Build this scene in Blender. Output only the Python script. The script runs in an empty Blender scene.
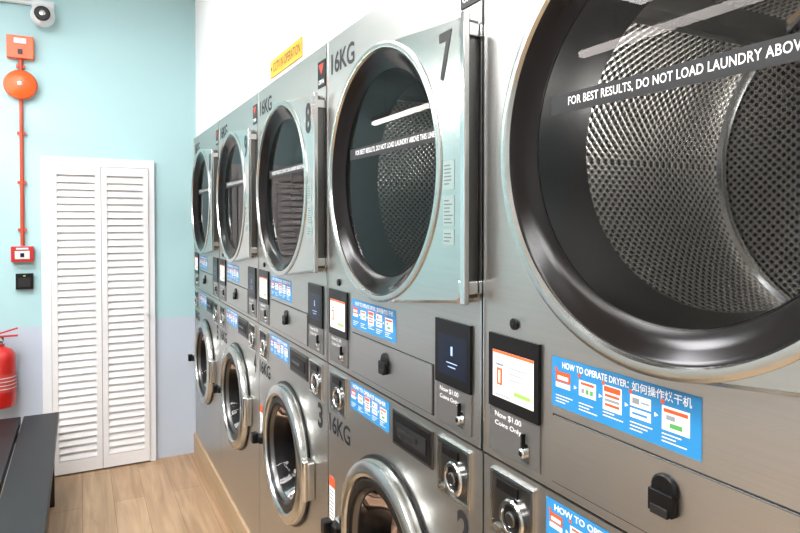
import bpy, math, random
from math import pi, sin, cos, radians
from mathutils import Vector, Matrix
random.seed(3)
S = bpy.context.scene
S.view_settings.view_transform = 'Standard'

# ------------------------------------------------------------------ materials
def lin(c):
    return tuple(((v/255)/12.92 if v/255 <= .04045 else ((v/255+.055)/1.055)**2.4) for v in c)+(1,)
MATS = {}
def mat(name, rgb, metal=0, rough=.5, emis=0, coat=0):
    if name in MATS: return MATS[name]
    m = bpy.data.materials.new(name); m.use_nodes = True
    b = m.node_tree.nodes['Principled BSDF']
    b.inputs['Base Color'].default_value = lin(rgb)
    b.inputs['Metallic'].default_value = metal
    b.inputs['Roughness'].default_value = rough
    if coat: b.inputs['Coat Weight'].default_value = coat
    if emis:
        b.inputs['Emission Color'].default_value = lin(rgb)
        b.inputs['Emission Strength'].default_value = emis
    MATS[name] = m
    return m
def nodes(m):
    nt = m.node_tree
    return nt, nt.nodes['Principled BSDF'], nt.nodes.new, nt.links.new
def noisy(name, rgb, rgb2, scale=(8,8,8), rough=.6, metal=0, bump=.0, rrange=None, detail=4):
    m = mat(name, rgb, metal, rough)
    nt,b,N,L = nodes(m)
    tc=N('ShaderNodeTexCoord'); mp=N('ShaderNodeMapping'); mp.inputs['Scale'].default_value=scale
    L(tc.outputs['Object'],mp.inputs['Vector'])
    n=N('ShaderNodeTexNoise'); n.inputs['Scale'].default_value=1; n.inputs['Detail'].default_value=detail
    L(mp.outputs[0],n.inputs['Vector'])
    r=N('ShaderNodeValToRGB'); r.color_ramp.elements[0].position=.3; r.color_ramp.elements[1].position=.7
    r.color_ramp.elements[0].color=lin(rgb); r.color_ramp.elements[1].color=lin(rgb2)
    L(n.outputs['Fac'],r.inputs[0]); L(r.outputs[0],b.inputs['Base Color'])
    if rrange:
        q=N('ShaderNodeMapRange'); q.inputs['To Min'].default_value=rrange[0]; q.inputs['To Max'].default_value=rrange[1]
        L(n.outputs['Fac'],q.inputs['Value']); L(q.outputs[0],b.inputs['Roughness'])
    if bump:
        bp=N('ShaderNodeBump'); bp.inputs['Strength'].default_value=bump; bp.inputs['Distance'].default_value=.002
        L(n.outputs['Fac'],bp.inputs['Height']); L(bp.outputs[0],b.inputs['Normal'])
    return m
steel = noisy('brushed_steel',(183,182,178),(188,187,183),(2,2,420),.35,1,0,None,2)
steel_door = noisy('door_steel',(192,195,191),(197,200,196),(4,4,120),.22,1,.0,None)
chrome = mat('chrome',(215,217,216),1,.12)
steel_dk = mat('dark_steel',(105,104,102),1,.3)
cabinet = mat('cabinet_grey',(60,60,60),.3,.5)
blk = mat('black_plastic',(14,13,14),0,.35)
blk.node_tree.nodes['Principled BSDF'].inputs['Specular IOR Level'].default_value=.25
blkm = mat('black_matte',(12,12,13),0,.6)
bezel = mat('door_bezel_black',(16,12,11),0,.16)
bezel.node_tree.nodes['Principled BSDF'].inputs['Specular IOR Level'].default_value=.22
rubber = mat('rubber',(16,16,16),0,.5)
white = mat('white_print',(240,240,240),0,.5)
ink = mat('dark_ink',(24,24,27),0,.6)
blue = mat('sticker_blue',(40,132,190),0,.4)
orange = mat('orange_print',(226,84,34),0,.45)
green = mat('green_print',(80,160,80),0,.45)
greyp = mat('grey_print',(140,145,150),0,.5)
yellow = mat('yellow_sign',(214,166,46),0,.45)
red = mat('red_enamel',(176,26,20),0,.3,coat=.3)
redor = mat('orange_red_siren',(226,84,14),0,.4)
pipe_red = mat('pipe_red',(176,66,36),0,.4)
white_pl = mat('white_plastic',(205,208,210),0,.35)
scr_w = mat('screen_white',(226,226,222),0,.2,.45)
scr_o = mat('screen_orange',(228,95,45),0,.2,.45)
scr_g = mat('screen_green',(140,180,80),0,.2,.4)
scr_b = mat('screen_navy',(14,21,36),0,.3,.25)
scr_b.node_tree.nodes['Principled BSDF'].inputs['Specular IOR Level'].default_value=.25
scr_l = mat('screen_light_text',(150,175,215),0,.2,.5)
coinp = mat('coin_panel_grey',(125,124,122),.7,.4)
sticker_grey = mat('sticker_silver',(150,168,164),.3,.4)
door_white = noisy('door_white_paint',(218,217,216),(224,223,222),(5,5,5),.45)
trimw = mat('trim_white_paint',(220,222,224),0,.4)
benchm = noisy('bench_black',(14,14,16),(20,20,22),(30,2,30),.45)
lampw = mat('lamp_diffuser',(255,252,248),0,.5,32)
panelw = mat('fill_panel_glow',(252,252,255),0,.5,43)  # glow of the added ceiling fill panels
alu = mat('aluminium_housing',(200,200,200),.8,.4)

# thin tinted glass
def glassm(name, tint, ior=1.5):
    g = bpy.data.materials.new(name); g.use_nodes=True
    nt=g.node_tree; nt.nodes.clear(); N=nt.nodes.new; L=nt.links.new
    o=N('ShaderNodeOutputMaterial'); mx=N('ShaderNodeMixShader'); t=N('ShaderNodeBsdfTransparent'); gl=N('ShaderNodeBsdfGlossy'); f=N('ShaderNodeFresnel')
    t.inputs[0].default_value=(tint,tint,tint*1.0,1); gl.inputs['Roughness'].default_value=.004; gl.inputs[0].default_value=(.66,.62,.62,1)
    f.inputs[0].default_value=ior
    L(f.outputs[0],mx.inputs[0]); L(t.outputs[0],mx.inputs[1]); L(gl.outputs[0],mx.inputs[2]); L(mx.outputs[0],o.inputs[0])
    return g
glass = glassm('tinted_door_glass',.50,1.25)
# perforated drum
def perf(name, wall):
    m = mat(name,(150,148,145),1,.24); nt,b,N,L = nodes(m)
    tc=N('ShaderNodeTexCoord'); sp=N('ShaderNodeSeparateXYZ'); L(tc.outputs['Object'],sp.inputs[0]); cb=N('ShaderNodeCombineXYZ')
    if wall:
        a=N('ShaderNodeMath'); a.operation='ARCTAN2'; L(sp.outputs['Z'],a.inputs[0]); L(sp.outputs['X'],a.inputs[1])
        k=N('ShaderNodeMath'); k.operation='MULTIPLY'; k.inputs[1].default_value=.33
        L(a.outputs[0],k.inputs[0]); L(k.outputs[0],cb.inputs[0]); L(sp.outputs['Y'],cb.inputs[1])
    else:
        L(sp.outputs['X'],cb.inputs[0]); L(sp.outputs['Z'],cb.inputs[1])
    mp=N('ShaderNodeMapping'); mp.inputs['Rotation'].default_value=(0,0,radians(45)); mp.inputs['Scale'].default_value=(80,80,80)
    L(cb.outputs[0],mp.inputs[0])
    fr=N('ShaderNodeVectorMath'); fr.operation='FRACTION'; L(mp.outputs[0],fr.inputs[0])
    sb=N('ShaderNodeVectorMath'); sb.operation='SUBTRACT'; sb.inputs[1].default_value=(.5,.5,0); L(fr.outputs[0],sb.inputs[0])
    ml=N('ShaderNodeVectorMath'); ml.operation='MULTIPLY'; ml.inputs[1].default_value=(1,1,0); L(sb.outputs[0],ml.inputs[0])
    ln=N('ShaderNodeVectorMath'); ln.operation='LENGTH'; L(ml.outputs[0],ln.inputs[0])
    lt=N('ShaderNodeMath'); lt.operation='LESS_THAN'; lt.inputs[1].default_value=.33; L(ln.outputs['Value'],lt.inputs[0])
    mx=N('ShaderNodeMix'); mx.data_type='RGBA'; L(lt.outputs[0],mx.inputs[0])
    mx.inputs[6].default_value=lin((205,203,198)); mx.inputs[7].default_value=(.003,.003,.003,1)
    L(mx.outputs[2],b.inputs['Base Color'])
    inv=N('ShaderNodeMath'); inv.operation='SUBTRACT'; inv.inputs[0].default_value=1; L(lt.outputs[0],inv.inputs[1]); L(inv.outputs[0],b.inputs['Metallic'])
    bp=N('ShaderNodeBump'); bp.inputs['Strength'].default_value=.7; bp.inputs['Distance'].default_value=.003; L(ln.outputs['Value'],bp.inputs['Height']); L(bp.outputs[0],b.inputs['Normal'])
    return m
perf_w = perf('perforated_drum_wall',True); perf_b = perf('perforated_drum_back',False)

# wall paint two-tone
def twotone():
    m=mat('wall_paint_two_tone',(150,200,200),0,.6); nt,b,N,L=nodes(m)
    g=N('ShaderNodeNewGeometry'); sp=N('ShaderNodeSeparateXYZ'); L(g.outputs['Position'],sp.inputs[0])
    gt=N('ShaderNodeMath'); gt.operation='GREATER_THAN'; gt.inputs[1].default_value=.888; L(sp.outputs['Z'],gt.inputs[0])
    mx=N('ShaderNodeMix'); mx.data_type='RGBA'; L(gt.outputs[0],mx.inputs[0])
    mx.inputs[6].default_value=lin((181,191,203)); mx.inputs[7].default_value=lin((164,199,202))
    L(mx.outputs[2],b.inputs['Base Color'])
    n=N('ShaderNodeTexNoise'); n.inputs['Scale'].default_value=90; bp=N('ShaderNodeBump'); bp.inputs['Strength'].default_value=.05; L(n.outputs[0],bp.inputs['Height']); L(bp.outputs[0],b.inputs['Normal'])
    return m
wallp = twotone()
wallw = noisy('white_wall_paint',(244,244,244),(248,248,248),(3,3,3),.6)
walll = noisy('opposite_wall_paint',(178,180,180),(184,186,186),(3,3,3),.6)
ceilm = noisy('ceiling_paint',(232,232,232),(236,236,236),(3,3,3),.7)

def woodfloor():
    m=mat('oak_plank_floor',(190,150,110),0,.42); nt,b,N,L=nodes(m)
    tc=N('ShaderNodeTexCoord'); mp=N('ShaderNodeMapping'); mp.inputs['Rotation'].default_value=(0,0,radians(90)); L(tc.outputs['Object'],mp.inputs[0])
    br=N('ShaderNodeTexBrick'); br.inputs['Scale'].default_value=1; br.inputs['Brick Width'].default_value=1.2; br.inputs['Row Height'].default_value=.15
    br.inputs['Mortar Size'].default_value=.0012; br.inputs['Color1'].default_value=lin((176,145,113)); br.inputs['Color2'].default_value=lin((190,162,130)); br.inputs['Mortar'].default_value=lin((120,94,72))
    br.offset=.37; L(mp.outputs[0],br.inputs['Vector'])
    m2=N('ShaderNodeMapping'); m2.inputs['Scale'].default_value=(1.6,22,1); L(mp.outputs[0],m2.inputs[0])
    n=N('ShaderNodeTexNoise'); n.inputs['Scale'].default_value=1; n.inputs['Detail'].default_value=8; n.inputs['Distortion'].default_value=1.2; L(m2.outputs[0],n.inputs['Vector'])
    r=N('ShaderNodeValToRGB'); r.color_ramp.elements[0].position=.3; r.color_ramp.elements[1].position=.7; r.color_ramp.elements[0].color=(.68,.64,.60,1); r.color_ramp.elements[1].color=(1.04,1.03,1.02,1)
    L(n.outputs[0],r.inputs[0])
    mx=N('ShaderNodeMix'); mx.data_type='RGBA'; mx.blend_type='MULTIPLY'; mx.inputs[0].default_value=1; L(br.outputs['Color'],mx.inputs[6]); L(r.outputs[0],mx.inputs[7]); L(mx.outputs[2],b.inputs['Base Color'])
    return m
floorm=woodfloor()
plinthm=noisy('plinth_laminate',(168,142,110),(180,154,122),(30,2,30),.5)

# ------------------------------------------------------------------ mesh builder
class MB:
    def __init__(s): s.v=[];s.f=[];s.mi=[];s.mats=[]
    def m(s,mt):
        if mt not in s.mats: s.mats.append(mt)
        return s.mats.index(mt)
    def add(s,vs,fs,mt):
        o=len(s.v); s.v+= [tuple(v) for v in vs]; k=s.m(mt)
        for f in fs: s.f.append([i+o for i in f]); s.mi.append(k)
    def box(s,x0,x1,y0,y1,z0,z1,mt,M=None):
        vs=[(x,y,z) for x in(x0,x1) for y in(y0,y1) for z in(z0,z1)]
        if M: vs=[M@Vector(v) for v in vs]
        s.add(vs,[(0,1,3,2),(4,6,7,5),(0,4,5,1),(2,3,7,6),(0,2,6,4),(1,5,7,3)],mt)
    def quad(s,x0,x1,z0,z1,y,mt):
        s.add([(x0,y,z0),(x1,y,z0),(x1,y,z1),(x0,y,z1)],[(0,1,2,3)],mt)
    def lathe(s,prof,cx,cz,mt,seg=96,axis='Y',cap0=False,cap1=False,cy=0):
        vs=[];n=len(prof)
        for i in range(seg):
            a=2*pi*i/seg
            for r,y in prof:
                if axis=='Y': vs.append((cx+r*cos(a),cy+y,cz+r*sin(a)))
                elif axis=='Z': vs.append((cx+r*cos(a),cy+r*sin(a),cz+y))
                else: vs.append((cx+y,cy+r*cos(a),cz+r*sin(a)))
        fs=[]
        for i in range(seg):
            j=(i+1)%seg
            for k in range(n-1): fs.append((i*n+k,j*n+k,j*n+k+1,i*n+k+1))
        if cap0: fs.append([i*n for i in range(seg)])
        if cap1: fs.append([i*n+n-1 for i in range(seg)])
        s.add(vs,fs,mt)
    def holed(s,outer,cx,cz,r,y0,y1,mt,back=True):
        n=len(outer); inn=[]
        for x,z in outer:
            a=math.atan2(z-cz,x-cx); inn.append((cx+r*cos(a),cz+r*sin(a)))
        vs=[(x,y0,z) for x,z in outer]+[(x,y0,z) for x,z in inn]+[(x,y1,z) for x,z in outer]+[(x,y1,z) for x,z in inn]
        fs=[]
        for i in range(n):
            j=(i+1)%n
            fs.append((i,j,n+j,n+i)); fs.append((i,2*n+i,2*n+j,j)); fs.append((n+i,n+j,3*n+j,3*n+i))
            if back: fs.append((2*n+i,3*n+i,3*n+j,2*n+j))
        s.add(vs,fs,mt)
    def tube(s,pts,r,mt,seg=12):
        pts=[Vector(p) for p in pts]; vs=[];fs=[]
        for i,p in enumerate(pts):
            d=(pts[min(i+1,len(pts)-1)]-pts[max(i-1,0)]).normalized()
            u=d.cross(Vector((0,0,1)));
            if u.length<.1: u=d.cross(Vector((0,1,0)))
            u.normalize(); w=d.cross(u)
            for k in range(seg):
                a=2*pi*k/seg; vs.append(p+u*r*cos(a)+w*r*sin(a))
        for i in range(len(pts)-1):
            for k in range(seg):
                q=(k+1)%seg; fs.append((i*seg+k,i*seg+q,(i+1)*seg+q,(i+1)*seg+k))
        fs.append(list(range(seg))); fs.append([(len(pts)-1)*seg+k for k in range(seg)])
        s.add(vs,fs,mt)
    def shift(s,dx=0,dy=0,dz=0):
        s.v=[(a+dx,b+dy,c+dz) for a,b,c in s.v]; return s
    def mesh(s,name,smooth=True):
        me=bpy.data.meshes.new(name); me.from_pydata(s.v,[],s.f)
        for m in s.mats: me.materials.append(m)
        me.polygons.foreach_set('material_index',s.mi)
        if smooth:
            me.polygons.foreach_set('use_smooth',[True]*len(me.polygons)); 
            me.update(); me.set_sharp_from_angle(angle=radians(32))
        import bmesh
        bm=bmesh.new(); bm.from_mesh(me); bmesh.ops.recalc_face_normals(bm,faces=bm.faces); bm.to_mesh(me); bm.free()
        return me
def obj(name,me,parent=None,loc=(0,0,0),rot=(0,0,0),bevel=0):
    o=bpy.data.objects.new(name,me); S.collection.objects.link(o)
    o.location=loc; o.rotation_euler=rot
    if parent: o.parent=parent
    if bevel:
        b=o.modifiers.new('bevel','BEVEL'); b.width=bevel; b.segments=2; b.limit_method='ANGLE'; b.angle_limit=radians(40)
    return o
def empty(name,loc,rot=(0,0,0)):
    e=bpy.data.objects.new(name,None); S.collection.objects.link(e); e.location=loc; e.rotation_euler=rot; e.empty_display_size=.1
    return e
TC={}
def tmesh(s,bold,sp=1.0):
    key=(s,bold,sp)
    if key in TC: return TC[key]
    c=bpy.data.curves.new('t','FONT'); c.body=s; c.size=1; c.offset=bold; c.resolution_u=3; c.space_character=sp
    o=bpy.data.objects.new('t',c); S.collection.objects.link(o)
    dg=bpy.context.evaluated_depsgraph_get(); me=bpy.data.meshes.new_from_object(o.evaluated_get(dg))
    vs=[v.co.copy() for v in me.vertices]; fs=[tuple(p.vertices) for p in me.polygons]
    bpy.data.objects.remove(o); bpy.data.meshes.remove(me)
    x0=min(v.x for v in vs);x1=max(v.x for v in vs);y0=min(v.y for v in vs);y1=max(v.y for v in vs)
    vs=[((v.x-x0)/(x1-x0),(v.y-y0)/(y1-y0)) for v in vs]
    TC[key]=(vs,fs); return TC[key]
def text_into(mb,s,x0,x1,z0,z1,y,mt,bold=.0,sp=1.0):
    vs,fs=tmesh(s,bold,sp)
    mb.add([(x0+a*(x1-x0),y,z0+b*(z1-z0)) for a,b in vs],fs,mt)
def text(name,s,x0,x1,z0,z1,y,mt,parent,bold=.0,sp=1.0):
    mb=MB(); text_into(mb,s,x0,x1,z0,z1,y,mt,bold,sp)
    return obj(name,mb.mesh(name,False),parent)

# ------------------------------------------------------------------ layout
D=.655; P=.80; CY=[.528+P*k for k in range(5)]; YB=4.135
Z0=.13; ZS=1.078; ZT=2.03; HW=.3975; DEPTH=.78; CEIL=2.95
XL=-2.5; YF=-2.6
def simple(name,boxes,mt,bevel=0):
    mb=MB()
    for b in boxes: mb.box(*b,mt)
    return obj(name,mb.mesh(name,False),bevel=bevel)
simple('floor',[(XL-.1,1.6,YF-.1,YB+.1,-.1,0)],floorm)
simple('ceiling',[(XL-.1,1.6,YF-.1,YB+.1,CEIL,CEIL+.1)],ceilm)
simple('wall_back',[(XL-.1,1.6,YB,YB+.1,0,CEIL)],wallp)
simple('wall_right',[(D+.012,D+.12,.12,YB,ZT+.004,CEIL),(D+.012,D+.12,YF,.12,0,CEIL)],wallw)
simple('wall_service_side',[(1.5,1.6,YF,YB,0,CEIL)],wallw)
simple('wall_left',[(XL-.1,XL,YF,YB,0,CEIL)],walll)
simple('wall_front',[(XL,1.5,YF-.1,YF,0,CEIL)],walll)
simple('plinth',[(D-.012,D+.8,.125,YB-.003,0.0,Z0-.001)],plinthm,.003)

# ------------------------------------------------------------------ machine meshes
def rect_outline(x0,x1,z0,z1,cx,cz,n=24):
    pts=[]
    for i in range(n): pts.append((x0+(x1-x0)*i/n,z0))
    for i in range(n): pts.append((x1,z0+(z1-z0)*i/n))
    for i in range(n): pts.append((x1-(x1-x0)*i/n,z1))
    for i in range(n): pts.append((x0,z1-(z1-z0)*i/n))
    return pts
ZD=1.613; ZW=.675
def body(z0,z1,cz,r):
    mb=MB()
    mb.holed(rect_outline(-HW,HW,z0,z1,0,cz),0,cz,r,0,.004,steel,back=False)
    for sx in(-1,1):
        mb.box(min(sx*HW,sx*(HW-.004)),max(sx*HW,sx*(HW-.004)),.004,DEPTH,z0,z1,cabinet)
    mb.box(-HW,HW,.004,DEPTH,z1-.004,z1,cabinet); mb.box(-HW,HW,.004,DEPTH,z0,z0+.004,cabinet); mb.box(-HW,HW,DEPTH-.004,DEPTH,z0,z1,cabinet)
    return mb
dry_body=body(ZS,ZT,ZD,.250).mesh('dryer_cabinet')
wash_body=body(Z0,ZS-.004,ZW,.185).mesh('washer_cabinet')
mb=MB()
for sx in(-1,1): mb.box(sx*HW-.0025 if sx>0 else -HW,HW if sx>0 else -HW+.0025,-.003,0,ZS,ZT,chrome)
dry_edge=mb.mesh('dryer_edge_trim',False)
def hull(pts):
    pts=sorted(set(pts))
    def cr(o,a,b): return (a[0]-o[0])*(b[1]-o[1])-(a[1]-o[1])*(b[0]-o[0])
    lo=[]
    for p in pts:
        while len(lo)>1 and cr(lo[-2],lo[-1],p)<=0: lo.pop()
        lo.append(p)
    up=[]
    for p in reversed(pts):
        while len(up)>1 and cr(up[-2],up[-1],p)<=0: up.pop()
        up.append(p)
    return lo[:-1]+up[:-1]
RD=.305
pts=[(RD*cos(2*pi*i/128),RD*sin(2*pi*i/128)) for i in range(128)]
for sz in(1,-1):
    for i in range(9):
        a=pi/2*i/8; pts.append((.378-.03+.03*cos(a),sz*(.268-.03+.03*sin(a))))
pts=hull(pts)
fine=[]
for i,p in enumerate(pts):
    q=pts[(i+1)%len(pts)]; L_=math.dist(p,q); n=max(1,int(L_/.02))
    for k in range(n): fine.append((p[0]+(q[0]-p[0])*k/n,p[1]+(q[1]-p[1])*k/n))
T=.032
def scaled(ps,d):
    out=[]
    n=len(ps)
    for i,(x,z) in enumerate(ps):
        a=ps[i-1];b=ps[(i+1)%n]; tx,tz=b[0]-a[0],b[1]-a[1]; l=math.hypot(tx,tz); out.append((x-tz/l*d*1.0,z+tx/l*d))
    return out
mb=MB()
o1=fine; o2=scaled(fine,.006)
n=len(o1)
inner=[(.290*cos(math.atan2(z,x)),.290*sin(math.atan2(z,x))) for x,z in o2]
vs=[(x,-.001,z+ZD) for x,z in o1]+[(x,-T+.006,z+ZD) for x,z in o1]+[(x,-T,z+ZD) for x,z in o2]+[(x,-T,z+ZD) for x,z in inner]+[(x*.985,-T+.006,z*.985+ZD) for x,z in inner]
fs=[]
for i in range(n):
    j=(i+1)%n
    for k in range(4): fs.append((k*n+i,k*n+j,(k+1)*n+j,(k+1)*n+i))
mb.add(vs,fs,steel_door)
mb.lathe([(RD+.001,-T+.004),(RD-.001,-T-.003),(RD-.007,-T-.005),(RD-.015,-T-.004),(.286,-T+.004)],0,ZD,steel_door,128)
dry_door=mb.mesh('dryer_door_plate')
mb=MB()
mb.lathe([(.287,-T+.002),(.281,-T+.005),(.270,-.016),(.256,-.009),(.250,-.006),(.245,-.004)],0,ZD,bezel,128)
mb.lathe([(.247,-.006),(.246,.004),(.240,.03),(.232,.085),(.25,.09),(.33,.092)],0,ZD,blk,128)
dry_bez=mb.mesh('dryer_door_bezel')
mb=MB(); mb.lathe([(.0001,-.0045),(.12,-.0045),(.2475,-.0045)],0,ZD,glass,96); dry_glass=mb.mesh('dryer_door_glass')
# drum (origin at drum centre)
mb=MB(); mb.lathe([(.33,.092),(.33,.56)],0,0,perf_w,96); 
mb.lathe([(.33,.56),(.325,.570),(.155,.582)],0,0,perf_b,96)
mb.lathe([(.155,.582),(.153,.560),(.143,.554),(.04,.560),(.001,.560)],0,0,steel_dk,96)
mb.lathe([(.33,.552),(.322,.557),(.318,.566)],0,0,chrome,96)
for k in range(3):
    a=radians(130+120*k); M=Matrix.Rotation(-a,4,'Y')
    pr=[(.33,-.035),(.315,-.024),(.300,-.010),(.300,.010),(.315,.024),(.33,.035)]
    vs=[];
    for yy in(.10,.55):
        for x,z in pr: vs.append(M@Vector((x,yy,z)))
    mb.add(vs,[(i,i+1,i+7,i+6) for i in range(5)]+[(0,1,2,3,4,5),(6,7,8,9,10,11)],steel_dk)
dry_drum=mb.mesh('dryer_drum')
# text band
mb=MB(); mb.box(-.214,.236,-.0056,-.0049,1.663,1.692,blkm)
text_into(mb,'FOR BEST RESULTS, DO NOT LOAD LAUNDRY ABOVE THIS LINE',-.176,.233,1.671,1.6855,-.0060,white,.012,1.05)
dry_band=mb.mesh('load_limit_strip',False)
# handle
mb=MB()
mb.box(.380,.395,-.040,-.028,ZD-.266,ZD+.266,chrome)
mb.box(.380,.385,-.028,-.002,ZD-.255,ZD+.255,steel_dk)
for sz in(-1,1):
    zc=ZD+sz*.235; mb.box(.370,.394,-.037,-.001,zc-.012,zc+.012,chrome)
dry_handle=mb.mesh('dryer_door_handle',False)
# door small stickers
mb=MB()
for (a,b) in((1.56,1.615),(1.49,1.548),(1.455,1.485)):
    mb.quad(.310,.350,a,b,-T-.0006,sticker_grey)
    z=b-.008
    while z>a+.006:
        mb.quad(.314,.314+random.uniform(.018,.032),z-.0025,z,-T-.0010,mat('sticker_text',(95,105,102),0,.5)); z-=.007
dry_stk=mb.mesh('door_notice_stickers',False)
mb=MB()
def frame(mb,x0,x1,z0,z1,w,y,mt):
    mb.box(x0,x1,y,0,z1-w,z1,mt);mb.box(x0,x1,y,0,z0,z0+w,mt);mb.box(x0,x0+w,y,0,z0+w,z1-w,mt);mb.box(x1-w,x1,y,0,z0+w,z1-w,mt)
frame(mb,-.213,.222,1.092,1.200,.0022,-.0008,blkm)
mb.box(-.210,.219,-.004,0,1.095,1.197,steel)
dry_lint=mb.mesh('lint_drawer_panel',False)
mb=MB()
mb.lathe([(.020,-.004),(.020,-.008),(.017,-.010),(.001,-.010)],0,1.163,blk,32)
mb.box(-.018,.018,-.016,-.005,1.134,1.162,blk); mb.box(-.013,.013,-.018,-.013,1.132,1.144,blkm)
mb.lathe([(.010,0),(.010,-.005),(.001,-.006)],-.308,1.325,blk,24)
dry_lock=mb.mesh('lint_drawer_pull')

# how-to sticker
def howto(title,cn,w,z0,z1,x0):
    mb=MB(); x1=x0+w; h=z1-z0
    mb.quad(x0,x1,z0,z1,-.0006,blue)
    y=-.0010; y2=y-.0003
    if cn:
        text_into(mb,title,x0+w*.09,x0+w*.58,z1-h*.20,z1-h*.07,y,white,.02)
        text_into(mb,cn,x0+w*.60,x0+w*.95,z1-h*.22,z1-h*.05,y,white,.01)
    else: text_into(mb,title,x0+w*.08,x0+w*.92,z1-h*.21,z1-h*.07,y,white,.02)
    A=lambda u:x0+w*u
    B=lambda v:z0+h*v
    starts=[.035,.225,.405,.59,.785]; wd=.145
    mb.quad(A(.035),A(.155),B(.52),B(.72),y,orange); mb.quad(A(.05),A(.14),B(.56),B(.64),y2,white); mb.quad(A(.035),A(.155),B(.40),B(.50),y,white)
    mb.quad(A(.225),A(.355),B(.38),B(.68),y,white); mb.quad(A(.24),A(.34),B(.60),B(.65),y2,orange)
    for i in range(3): mb.quad(A(.245+.033*i),A(.268+.033*i),B(.44),B(.53),y2,green if i else greyp)
    mb.quad(A(.405),A(.535),B(.28),B(.74),y,white); mb.quad(A(.413),A(.527),B(.62),B(.72),y2,orange)
    for i in range(3): mb.quad(A(.42),A(.52),B(.53-.085*i),B(.58-.085*i),y2,orange if i!=1 else greyp)
    mb.quad(A(.59),A(.72),B(.52),B(.72),y,white); mb.quad(A(.59),A(.72),B(.32),B(.48),y,white)
    mb.quad(A(.605),A(.65),B(.57),B(.67),y2,greyp); mb.quad(A(.66),A(.71),B(.60),B(.63),y2,greyp); mb.quad(A(.605),A(.70),B(.38),B(.42),y2,blue)
    mb.quad(A(.785),A(.94),B(.30),B(.70),y,white); mb.quad(A(.795),A(.93),B(.60),B(.66),y2,orange)
    mb.quad(A(.81),A(.86),B(.48),B(.56),y2,greyp); mb.quad(A(.83),A(.90),B(.36),B(.44),y2,green)
    for i,a in enumerate(starts):
        mb.lathe([(h*.040,y-.0004),(.0001,y-.0004)],A(a)+w*.004,B(.76),orange,12)
        for k in range(3 if i not in(2,) else 2): mb.quad(A(a),A(a+.14-.03*((k+i)%3)),B(.225-.062*k),B(.245-.062*k),y,white)
        if i<4: mb.add([(A(a+wd+.006),y,B(.46)),(A(a+wd+.03),y,B(.5)),(A(a+wd+.006),y,B(.54))],[(0,1,2)],white)
    return mb
st_d=howto('HOW TO OPERATE DRYER：','如何操作烘干机',.262,1.213,1.290,-.215).mesh('how_to_sticker',False)
st_w=howto('HOW TO OPERATE WASHER','',.240,.990,1.064,-.227).mesh('how_to_sticker_w',False)

def pay(x0,x1,light):
    mb=MB(); w=x1-x0; xc=(x0+x1)/2
    mb.box(x0,x1,-.006,0,1.172,1.302,blk)
    mb.box(x0,x1,-.003,0,1.092,1.1715,coinp)
    sx0,sx1,sz0,sz1=x0+w*.10,x1-w*.08,1.192,1.274
    y=-.0066
    if light:
        mb.quad(sx0,sx1,sz0,sz1,y,scr_w); mb.quad(sx0,sx1,sz1-.005,sz1,y-.0004,scr_o)
        mb.quad(sx0+.012,sx0+.028,sz0+.022,sz1-.030,y-.0004,scr_o)
        text_into(mb,'1',sx0+.0175,sx0+.0225,sz0+.026,sz1-.034,y-.0008,scr_w,.04)
        mb.quad(sx0+.010,sx0+.032,sz1-.026,sz1-.022,y-.0004,greyp)
        for k in range(3): mb.quad(sx0+.048,sx1-.02-.008*k,sz1-.026-.010*k,sz1-.024-.010*k,y-.0004,greyp)
        mb.quad(sx0+.060,sx1-.008,sz0+.012,sz0+.019,y-.0004,scr_g)
        mb.quad(sx0+.006,sx0+.05,sz0+.004,sz0+.006,y-.0004,greyp)
    else:
        mb.quad(sx0,sx1,sz0,sz1,y,scr_b)
        text_into(mb,'1',(sx0+sx1)/2-.004,(sx0+sx1)/2+.003,sz1-.040,sz1-.022,y-.0004,scr_l,.0)
        for k in range(2): mb.quad((sx0+sx1)/2-.020+.006*k,(sx0+sx1)/2+.020-.006*k,sz0+.026-.008*k,sz0+.028-.008*k,y-.0004,scr_l)
    text_into(mb,'Now $1.00',x0+w*.12,x0+w*.66,1.154,1.165,-.0036,white,.01)
    text_into(mb,'Coins Only',x0+w*.12,x0+w*.66,1.138,1.149,-.0036,white,.01)
    cx=x0+w*.74
    mb.box(cx-.010,cx+.012,-.006,-.003,1.101,1.132,chrome)
    mb.box(cx-.0018,cx+.0018,-.012,-.005,1.118,1.148,blk)
    mb.lathe([(.008,-.006),(.008,-.012),(.005,-.014),(.0005,-.014)],cx,1.116,chrome,20)
    mb.lathe([(.004,-.0142),(.0005,-.0144)],cx,1.116,blk,12)
    return mb
pay_l=pay(-.376,-.241,True).mesh('payment_panel',False)
pay_r=pay(.236,.364,False).mesh('payment_panel_r',False)

# washer parts
mb=MB(); RW=.24
mb.lathe([(RW,0),(RW,-.022),(RW-.004,-.030),(RW-.012,-.034),(RW-.032,-.036),(RW-.040,-.032),(RW-.044,-.022)],0,ZW,steel_door,128)
mb.lathe([(RW+.008,0),(RW+.008,-.006),(RW,-.008)],0,ZW,blk,128)
mb.lathe([(RW-.044,-.024),(RW-.050,-.028),(RW-.066,-.028),(RW-.070,-.02)],0,ZW,blk,128)
w_ring=mb.mesh('washer_door_ring')
mb=MB()
mb.lathe([(.171,-.022),(.168,-.014),(.163,-.008)],0,ZW,steel_dk,96)
mb.lathe([(.163,-.008),(.158,.0),(.15,.03),(.15,.05),(.152,.09),(.18,.11),(.26,.115)],0,ZW,rubber,96)
w_fun=mb.mesh('washer_door_funnel')
mb=MB(); mb.lathe([(.160,-.006),(.152,.012),(.138,.045),(.115,.068),(.08,.075),(.0005,.075)],0,ZW,glass,96)
w_glass=mb.mesh('washer_door_glass')
mb=MB(); mb.lathe([(.26,.12),(.26,.5)],0,0,perf_w,96); mb.lathe([(.26,.5),(.1,.51),(.09,.49),(.0005,.49)],0,0,steel_dk,96)
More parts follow.
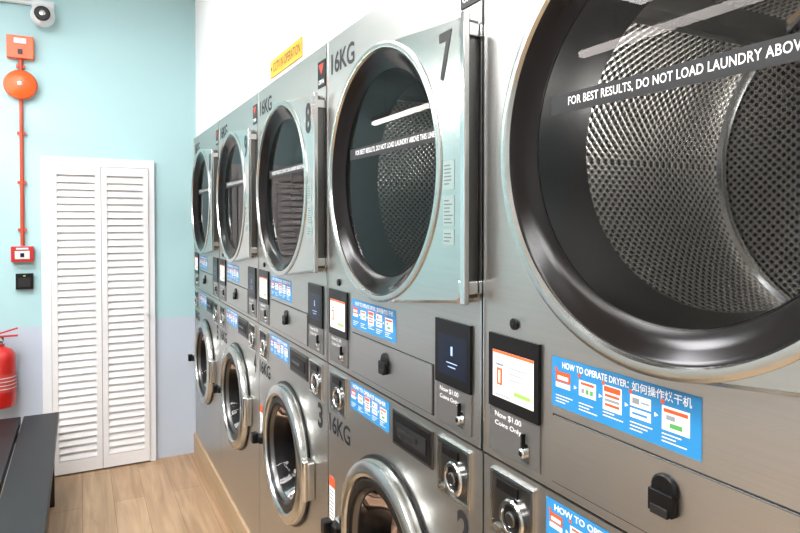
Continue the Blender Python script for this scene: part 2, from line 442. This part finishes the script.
for k in range(3):
    a=radians(80+120*k); M=Matrix.Rotation(-a,4,'Y'); mb.box(.21,.259,.13,.49,-.012,.012,steel_dk,M)
w_drum=mb.mesh('washer_drum')
mb=MB()
mb.box(-.290,-.222,-.026,-.004,ZW-.050,ZW-.010,steel)
mb.box(-.286,-.236,-.044,-.026,ZW-.044,ZW-.016,blk)
mb.box(-.300,-.268,-.062,-.036,ZW-.050,ZW-.010,blk)
mb.box(.222,.285,-.024,0,ZW-.06,ZW+.06,steel); mb.lathe([(.0005,-.065),(.011,-.065),(.011,.065),(.0005,.065)],.268,ZW,chrome,16,'Z',cy=-.028)
w_handle=mb.mesh('washer_door_latch_and_hinge')
mb=MB()
mb.box(.038,.222,-.005,0,.978,1.058,steel_dk)
mb.box(.044,.216,-.006,-.005,.984,1.052,blk)
mb.box(.060,.200,-.008,-.006,1.000,1.036,blkm)
mb.box(.070,.160,-.010,-.008,1.014,1.024,steel_dk)
w_draw=mb.mesh('detergent_drawer',False)
def coin(xc):
    mb=MB(); x0,x1=xc-.058,xc+.058
    frame(mb,x0,x1,.948,1.060,.005,-.006,chrome)
    mb.box(x0+.005,x1-.005,-.003,0,.953,1.055,steel_dk)
    mb.box(xc-.040,xc+.018,-.006,-.003,1.030,1.047,blk)
    mb.lathe([(.033,-.003),(.033,-.010),(.030,-.013),(.025,-.013),(.023,-.008)],xc+.008,.994,chrome,40)
    mb.lathe([(.0235,-.009),(.0005,-.009)],xc+.008,.994,blk,24)
    mb.lathe([(.013,-.009),(.013,-.013),(.010,-.015),(.0005,-.015)],xc+.008,.994,steel_dk,20)
    mb.box(x0+.010,x0+.034,-.008,-.003,.957,.964,chrome)
    return mb
w_coin_l=coin(-.312).mesh('coin_acceptor'); w_coin_r=coin(.303).mesh('coin_acceptor_r')
mb=MB(); mb.quad(-.388,-.345,.60,.745,-.0006,white); mb.quad(-.388,-.345,.715,.745,-.001,orange)
for k in range(8): mb.quad(-.383,-.352-.004*(k%3),.700-.011*k,.704-.011*k,-.001,greyp)
mb.quad(-.383,-.35,.606,.616,-.001,orange)
w_stk=mb.mesh('washer_notice_sticker',False)
mb=MB()
mb.box(.325,.388,-.003,0,1.905,1.985,blk)
mb.add([(.335,-.0036,1.975),(.378,-.0036,1.975),(.3565,-.0036,1.942)],[(0,1,2)],mat('badge_red',(205,52,36),0,.4))
text_into(mb,'ORVA',.333,.380,1.914,1.928,-.0036,white,.03)
badge=mb.mesh('maker_badge',False)

for k,cy in enumerate(CY):
    d=empty('tumble_dryer',(D,cy,0),(0,0,-pi/2))
    obj('cabinet',dry_body,d); obj('edge_trim',dry_edge,d)
    obj('door_plate',dry_door,d); obj('door_bezel',dry_bez,d); obj('door_glass',dry_glass,d)
    obj('drum',dry_drum,d,(0,0,ZD)); obj('load_limit_strip',dry_band,d); obj('door_handle',dry_handle,d,bevel=.002)
    obj('door_notices',dry_stk,d)
    obj('lint_drawer',dry_lint,d); obj('lint_drawer_pull',dry_lock,d,bevel=.001)
    obj('how_to_sticker',st_d,d); obj('payment_panel_a',pay_l,d); obj('payment_panel_b',pay_r,d); obj('maker_badge',badge,d)
    text('capacity_text','16KG',-.366,-.196,1.925,1.985,-.0008,ink,d,.02,.95)
    num=str(6+k); wd=.046 if len(num)==1 else .058
    text('machine_number',num,.318-wd/2,.318+wd/2,1.768,1.862,-T-.0008,ink,d,.025)
    w=empty('washing_machine',(D,cy,0),(0,0,-pi/2))
    obj('cabinet',wash_body,w); obj('door_ring',w_ring,w); obj('door_funnel',w_fun,w); obj('door_glass',w_glass,w)
    obj('drum',w_drum,w,(0,0,ZW)); obj('door_latch',w_handle,w,bevel=.004); obj('detergent_drawer',w_draw,w,bevel=.001)
    obj('coin_acceptor_a',w_coin_l,w); obj('coin_acceptor_b',w_coin_r,w); obj('how_to_sticker',st_w,w); obj('notice_sticker',w_stk,w)
    text('capacity_text','16KG',-.388,-.228,.878,.932,-.0008,ink,w,.02,.95)
    text('machine_number',str(1+k),.312,.356,.860,.938,-.0008,ink,w,.03)
    if k<2:
        ld=bpy.data.lights.new('drum_fill','POINT'); ld.energy=(22,.8)[k]; ld.shadow_soft_size=.02; ld.color=(1,.98,.95)  # added fill light, not a dryer part; brightens the two nearest drums
        lo=bpy.data.objects.new('drum_fill',ld); S.collection.objects.link(lo); lo.parent=d; lo.location=(.22,.40,ZD-.15)

# ------------------------------------------------------------------ back wall objects (front faces -Y)
def back(name,x,z,off=0): return empty(name,(x,YB-off,z))
e=empty('door_1',(0,YB,0))
X0,X1,ZTOP=-.20,.412,1.875
mb=MB()
mb.box(X0,X0+.048,-.028,-.001,0,ZTOP,trimw); mb.box(X1-.035,X1,-.028,-.001,0,ZTOP,trimw); mb.box(X0+.048,X1-.035,-.028,-.001,ZTOP-.05,ZTOP,trimw)
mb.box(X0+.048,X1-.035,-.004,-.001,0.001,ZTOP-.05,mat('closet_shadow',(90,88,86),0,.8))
obj('door_frame',mb.mesh('df',False),e,bevel=.003)
xa,xb=X0+.050,X1-.037; xm=(xa+xb)/2
for li,(a,b) in enumerate(((xa,xm-.0015),(xm+.0015,xb))):
    mb=MB(); st=.030; z0=.012; z1=ZTOP-.053
    mb.box(a,a+st,-.040,-.012,z0,z1,door_white); mb.box(b-st,b,-.040,-.012,z0,z1,door_white)
    mb.box(a+st,b-st,-.040,-.012,z1-.05,z1,door_white); mb.box(a+st,b-st,-.040,-.012,z0,z0+.075,door_white)
    z=z0+.078; n=40; stp=(z1-.052-z)/n
    for i in range(n):
        zc=z+stp*(i+.5); M=Matrix.Translation((0,-.025,zc))@Matrix.Rotation(radians(66),4,'X')
        mb.box(a+st,b-st,-.0235,.0235,-.003,.003,door_white,M)
    obj('leaf_%d'%(li+1),mb.mesh('leaf',False),e)
mb=MB(); mb.lathe([(.006,-.04),(.006,-.052),(.012,-.058),(.012,-.064),(.0005,-.067)],xb-.012,.93,white_pl,20)
obj('knob',mb.mesh('knob'),e)

XP=-.292
e=back('fire_alarm_siren',XP,2.0,.002)
mb=MB()
mb.box(-.065,.065,-.05,0,2.42,2.545,redor); mb.box(-.030,.030,-.058,-.05,2.50,2.53,white_pl); mb.box(-.012,.012,-.055,-.05,2.44,2.47,blk)
obj('control_box',mb.shift(dz=-2).mesh('cb',False),e,bevel=.008)
mb=MB()
mb.lathe([(.045,0),(.05,-.02),(.082,-.024),(.084,-.04),(.076,-.058),(.05,-.070),(.018,-.074),(.0005,-.074)],0,2.27,redor,48)
mb.lathe([(.014,-.074),(.012,-.082),(.0005,-.084)],0,2.27,chrome,20)
obj('sounder',mb.shift(dz=-2).mesh('sd'),e)
mb=MB(); mb.tube([(0,-.016,2.43),(0,-.016,2.33)],.011,pipe_red)
mb.tube([(0,-.016,2.22),(0,-.016,1.36)],.010,pipe_red)
for z in(2.38,2.0,1.72,1.45): mb.box(-.022,.022,-.02,0,z-.008,z+.008,pipe_red)
obj('conduit',mb.shift(dz=-2).mesh('cd'),e)
e=back('fire_call_point',XP,0,.002)
mb=MB(); mb.box(-.055,.055,-.045,0,1.268,1.355,red); mb.box(-.036,.036,-.050,-.045,1.284,1.330,white_pl); mb.box(-.010,.010,-.052,-.050,1.295,1.318,blk); mb.box(-.03,.03,-.049,-.045,1.338,1.348,white_pl)
obj('housing',mb.mesh('fc',False),e,bevel=.004)
e=back('access_card_reader',XP+.008,0,.002)
mb=MB(); mb.box(-.043,.043,-.03,0,1.110,1.200,blk); mb.box(-.03,.03,-.033,-.03,1.125,1.175,blkm); mb.box(-.006,.006,-.034,-.03,1.184,1.190,scr_g)
obj('housing',mb.mesh('ar',False),e,bevel=.006)
e=back('cctv_camera',-.178,0,.002)
mb=MB()
mb.lathe([(.05,0),(.052,-.02),(.045,-.03),(.03,-.034)],0,2.70,white_pl,32,cap1=True)
mb.box(-.055,.055,-.045,0,2.70,2.76,white_pl)
vs=[(.062*sin(pi*i/16)+.0001,-.075-.062*cos(pi*i/16)) for i in range(17)]
mb.lathe(vs,0,2.665,white_pl,40)
mb.lathe([(.040,-.124),(.040,-.140),(.036,-.143),(.0005,-.143)],0,2.662,blk,32)
mb.lathe([(.016,-.144),(.012,-.147),(.0005,-.148)],0,2.662,chrome,20)
obj('turret',mb.mesh('cc'),e)
e=back('cable_conduit',0,0,.002)
mb=MB(); mb.tube([(-2.3,-.02,2.745),(-.232,-.02,2.745)],.013,white_pl); 
for x in(-1.8,-1.3,-.8,-.4): mb.box(x-.01,x+.01,-.02,0,2.728,2.762,white_pl)
obj('tube',mb.mesh('ct'),e)
e=empty('cctv_sign',(D+.011,2.18,0),(0,0,-pi/2))
mb=MB(); mb.box(-.19,.19,-.004,0,2.052,2.118,yellow); text_into(mb,'CCTV IN OPERATION',-.145,.178,2.068,2.102,-.0046,ink,.0)
mb.box(-.182,-.168,-.0048,-.004,2.080,2.092,ink)
obj('plate',mb.mesh('cs',False),e)
# extinguisher
EZ=.47
e=back('fire_extinguisher',-.398,EZ,.100)
mb=MB()
mb.lathe([(.0005,.47),(.06,.47),(.072,.478),(.075,.49),(.075,.74),(.07,.765),(.055,.787),(.032,.80),(.022,.805),(.022,.82)],0,0,red,48,'Z')
mb.lathe([(.0757,.56),(.0757,.66)],0,0,mat('ext_label',(176,60,50),0,.5),48,'Z')
for k in range(4): mb.lathe([(.0762,.578+.02*k),(.0762,.582+.02*k)],0,0,white_pl,48,'Z')
mb.lathe([(.02,.815),(.02,.845),(.0005,.848)],0,0,chrome,24,'Z')
obj('cylinder',mb.shift(dz=-EZ).mesh('ex'),e)
mb=MB()
mb.box(-.018,.018,-.015,.015,.838,.858,blk); mb.box(-.02,.085,-.010,.010,.856,.866,red); 
M=Matrix.Translation((-.02,0,.868))@Matrix.Rotation(radians(-16),4,'Y'); mb.box(0,.11,-.010,.010,0,.008,red,M)
mb.lathe([(.0005,-.018),(.016,-.018),(.016,-.028),(.0005,-.03)],0,.842,chrome,20)
mb.tube([(-.02,0,.84),(-.055,-.01,.845),(-.085,-.02,.81),(-.093,-.02,.74),(-.09,-.02,.62),(-.088,-.02,.56)],.010,rubber)
mb.lathe([(.012,.5),(.018,.56),(.010,.58)],-.088,0,blk,20,'Z',cap0=True,cy=-.02)
mb.box(-.03,.03,.070,.098,.60,.70,steel_dk)
obj('valve_and_hose',mb.shift(dz=-EZ).mesh('vh'),e,bevel=.001)

# ------------------------------------------------------------------ bench
e=empty('bench',(0,0,0))
mb=MB()
mb.box(-.278,-.112,1.3,3.86,.405,.45,benchm); mb.box(-.470,-.290,1.3,3.86,.405,.45,benchm); mb.box(-.66,-.482,1.3,3.86,.405,.45,benchm)
obj('slats',mb.mesh('bs',False),e,bevel=.004)
mb=MB()
for y in(1.45,2.58,3.70):
    mb.box(-.64,-.13,y-.02,y+.02,.365,.405,blkm); mb.box(-.17,-.13,y-.02,y+.02,0,.365,blkm); mb.box(-.64,-.60,y-.02,y+.02,0,.365,blkm)
obj('legs',mb.mesh('bl',False),e,bevel=.003)

# ------------------------------------------------------------------ lights
for (a,b) in((2.2,4.05),(.35,1.98)):
    e=empty('pendant_linear_light',(-.585,(a+b)/2,0)); h=(b-a)/2
    mb=MB(); mb.box(-.02,.02,-h,h,2.215,2.25,alu); mb.box(-.016,.016,-h+.01,h-.01,2.190,2.2145,lampw)
    for s in(-1,1): mb.tube([(0,s*(h-.2),2.25),(0,s*(h-.2),CEIL)],.0015,steel_dk,6)
    obj('fixture',mb.mesh('lf',False),e)
for (x,y) in((-.55,2.6),(-.55,.6),(-1.7,2.6),(-1.7,.6),(-.9,-1.4)):  # unseen glowing panels, added as the room's main illumination
    e=empty('ceiling_fill_panel',(x,y,CEIL))
    mb=MB(); mb.box(-.31,.31,-.31,.31,-.02,0,alu); mb.box(-.295,.295,-.295,.295,-.024,-.0205,panelw)
    obj('fixture',mb.mesh('pf',False),e)
w=bpy.data.worlds.new('w'); S.world=w; w.use_nodes=True; w.node_tree.nodes['Background'].inputs[0].default_value=(.8,.85,.9,1); w.node_tree.nodes['Background'].inputs[1].default_value=.4

# ------------------------------------------------------------------ camera
c=bpy.data.cameras.new('camera'); co=bpy.data.objects.new('camera',c); S.collection.objects.link(co)
c.sensor_width=36; c.lens=27.72; c.shift_y=-.0434; c.clip_start=.02
co.location=(0,0,1.5); co.rotation_euler=(radians(89),0,radians(-27.45))
S.camera=co
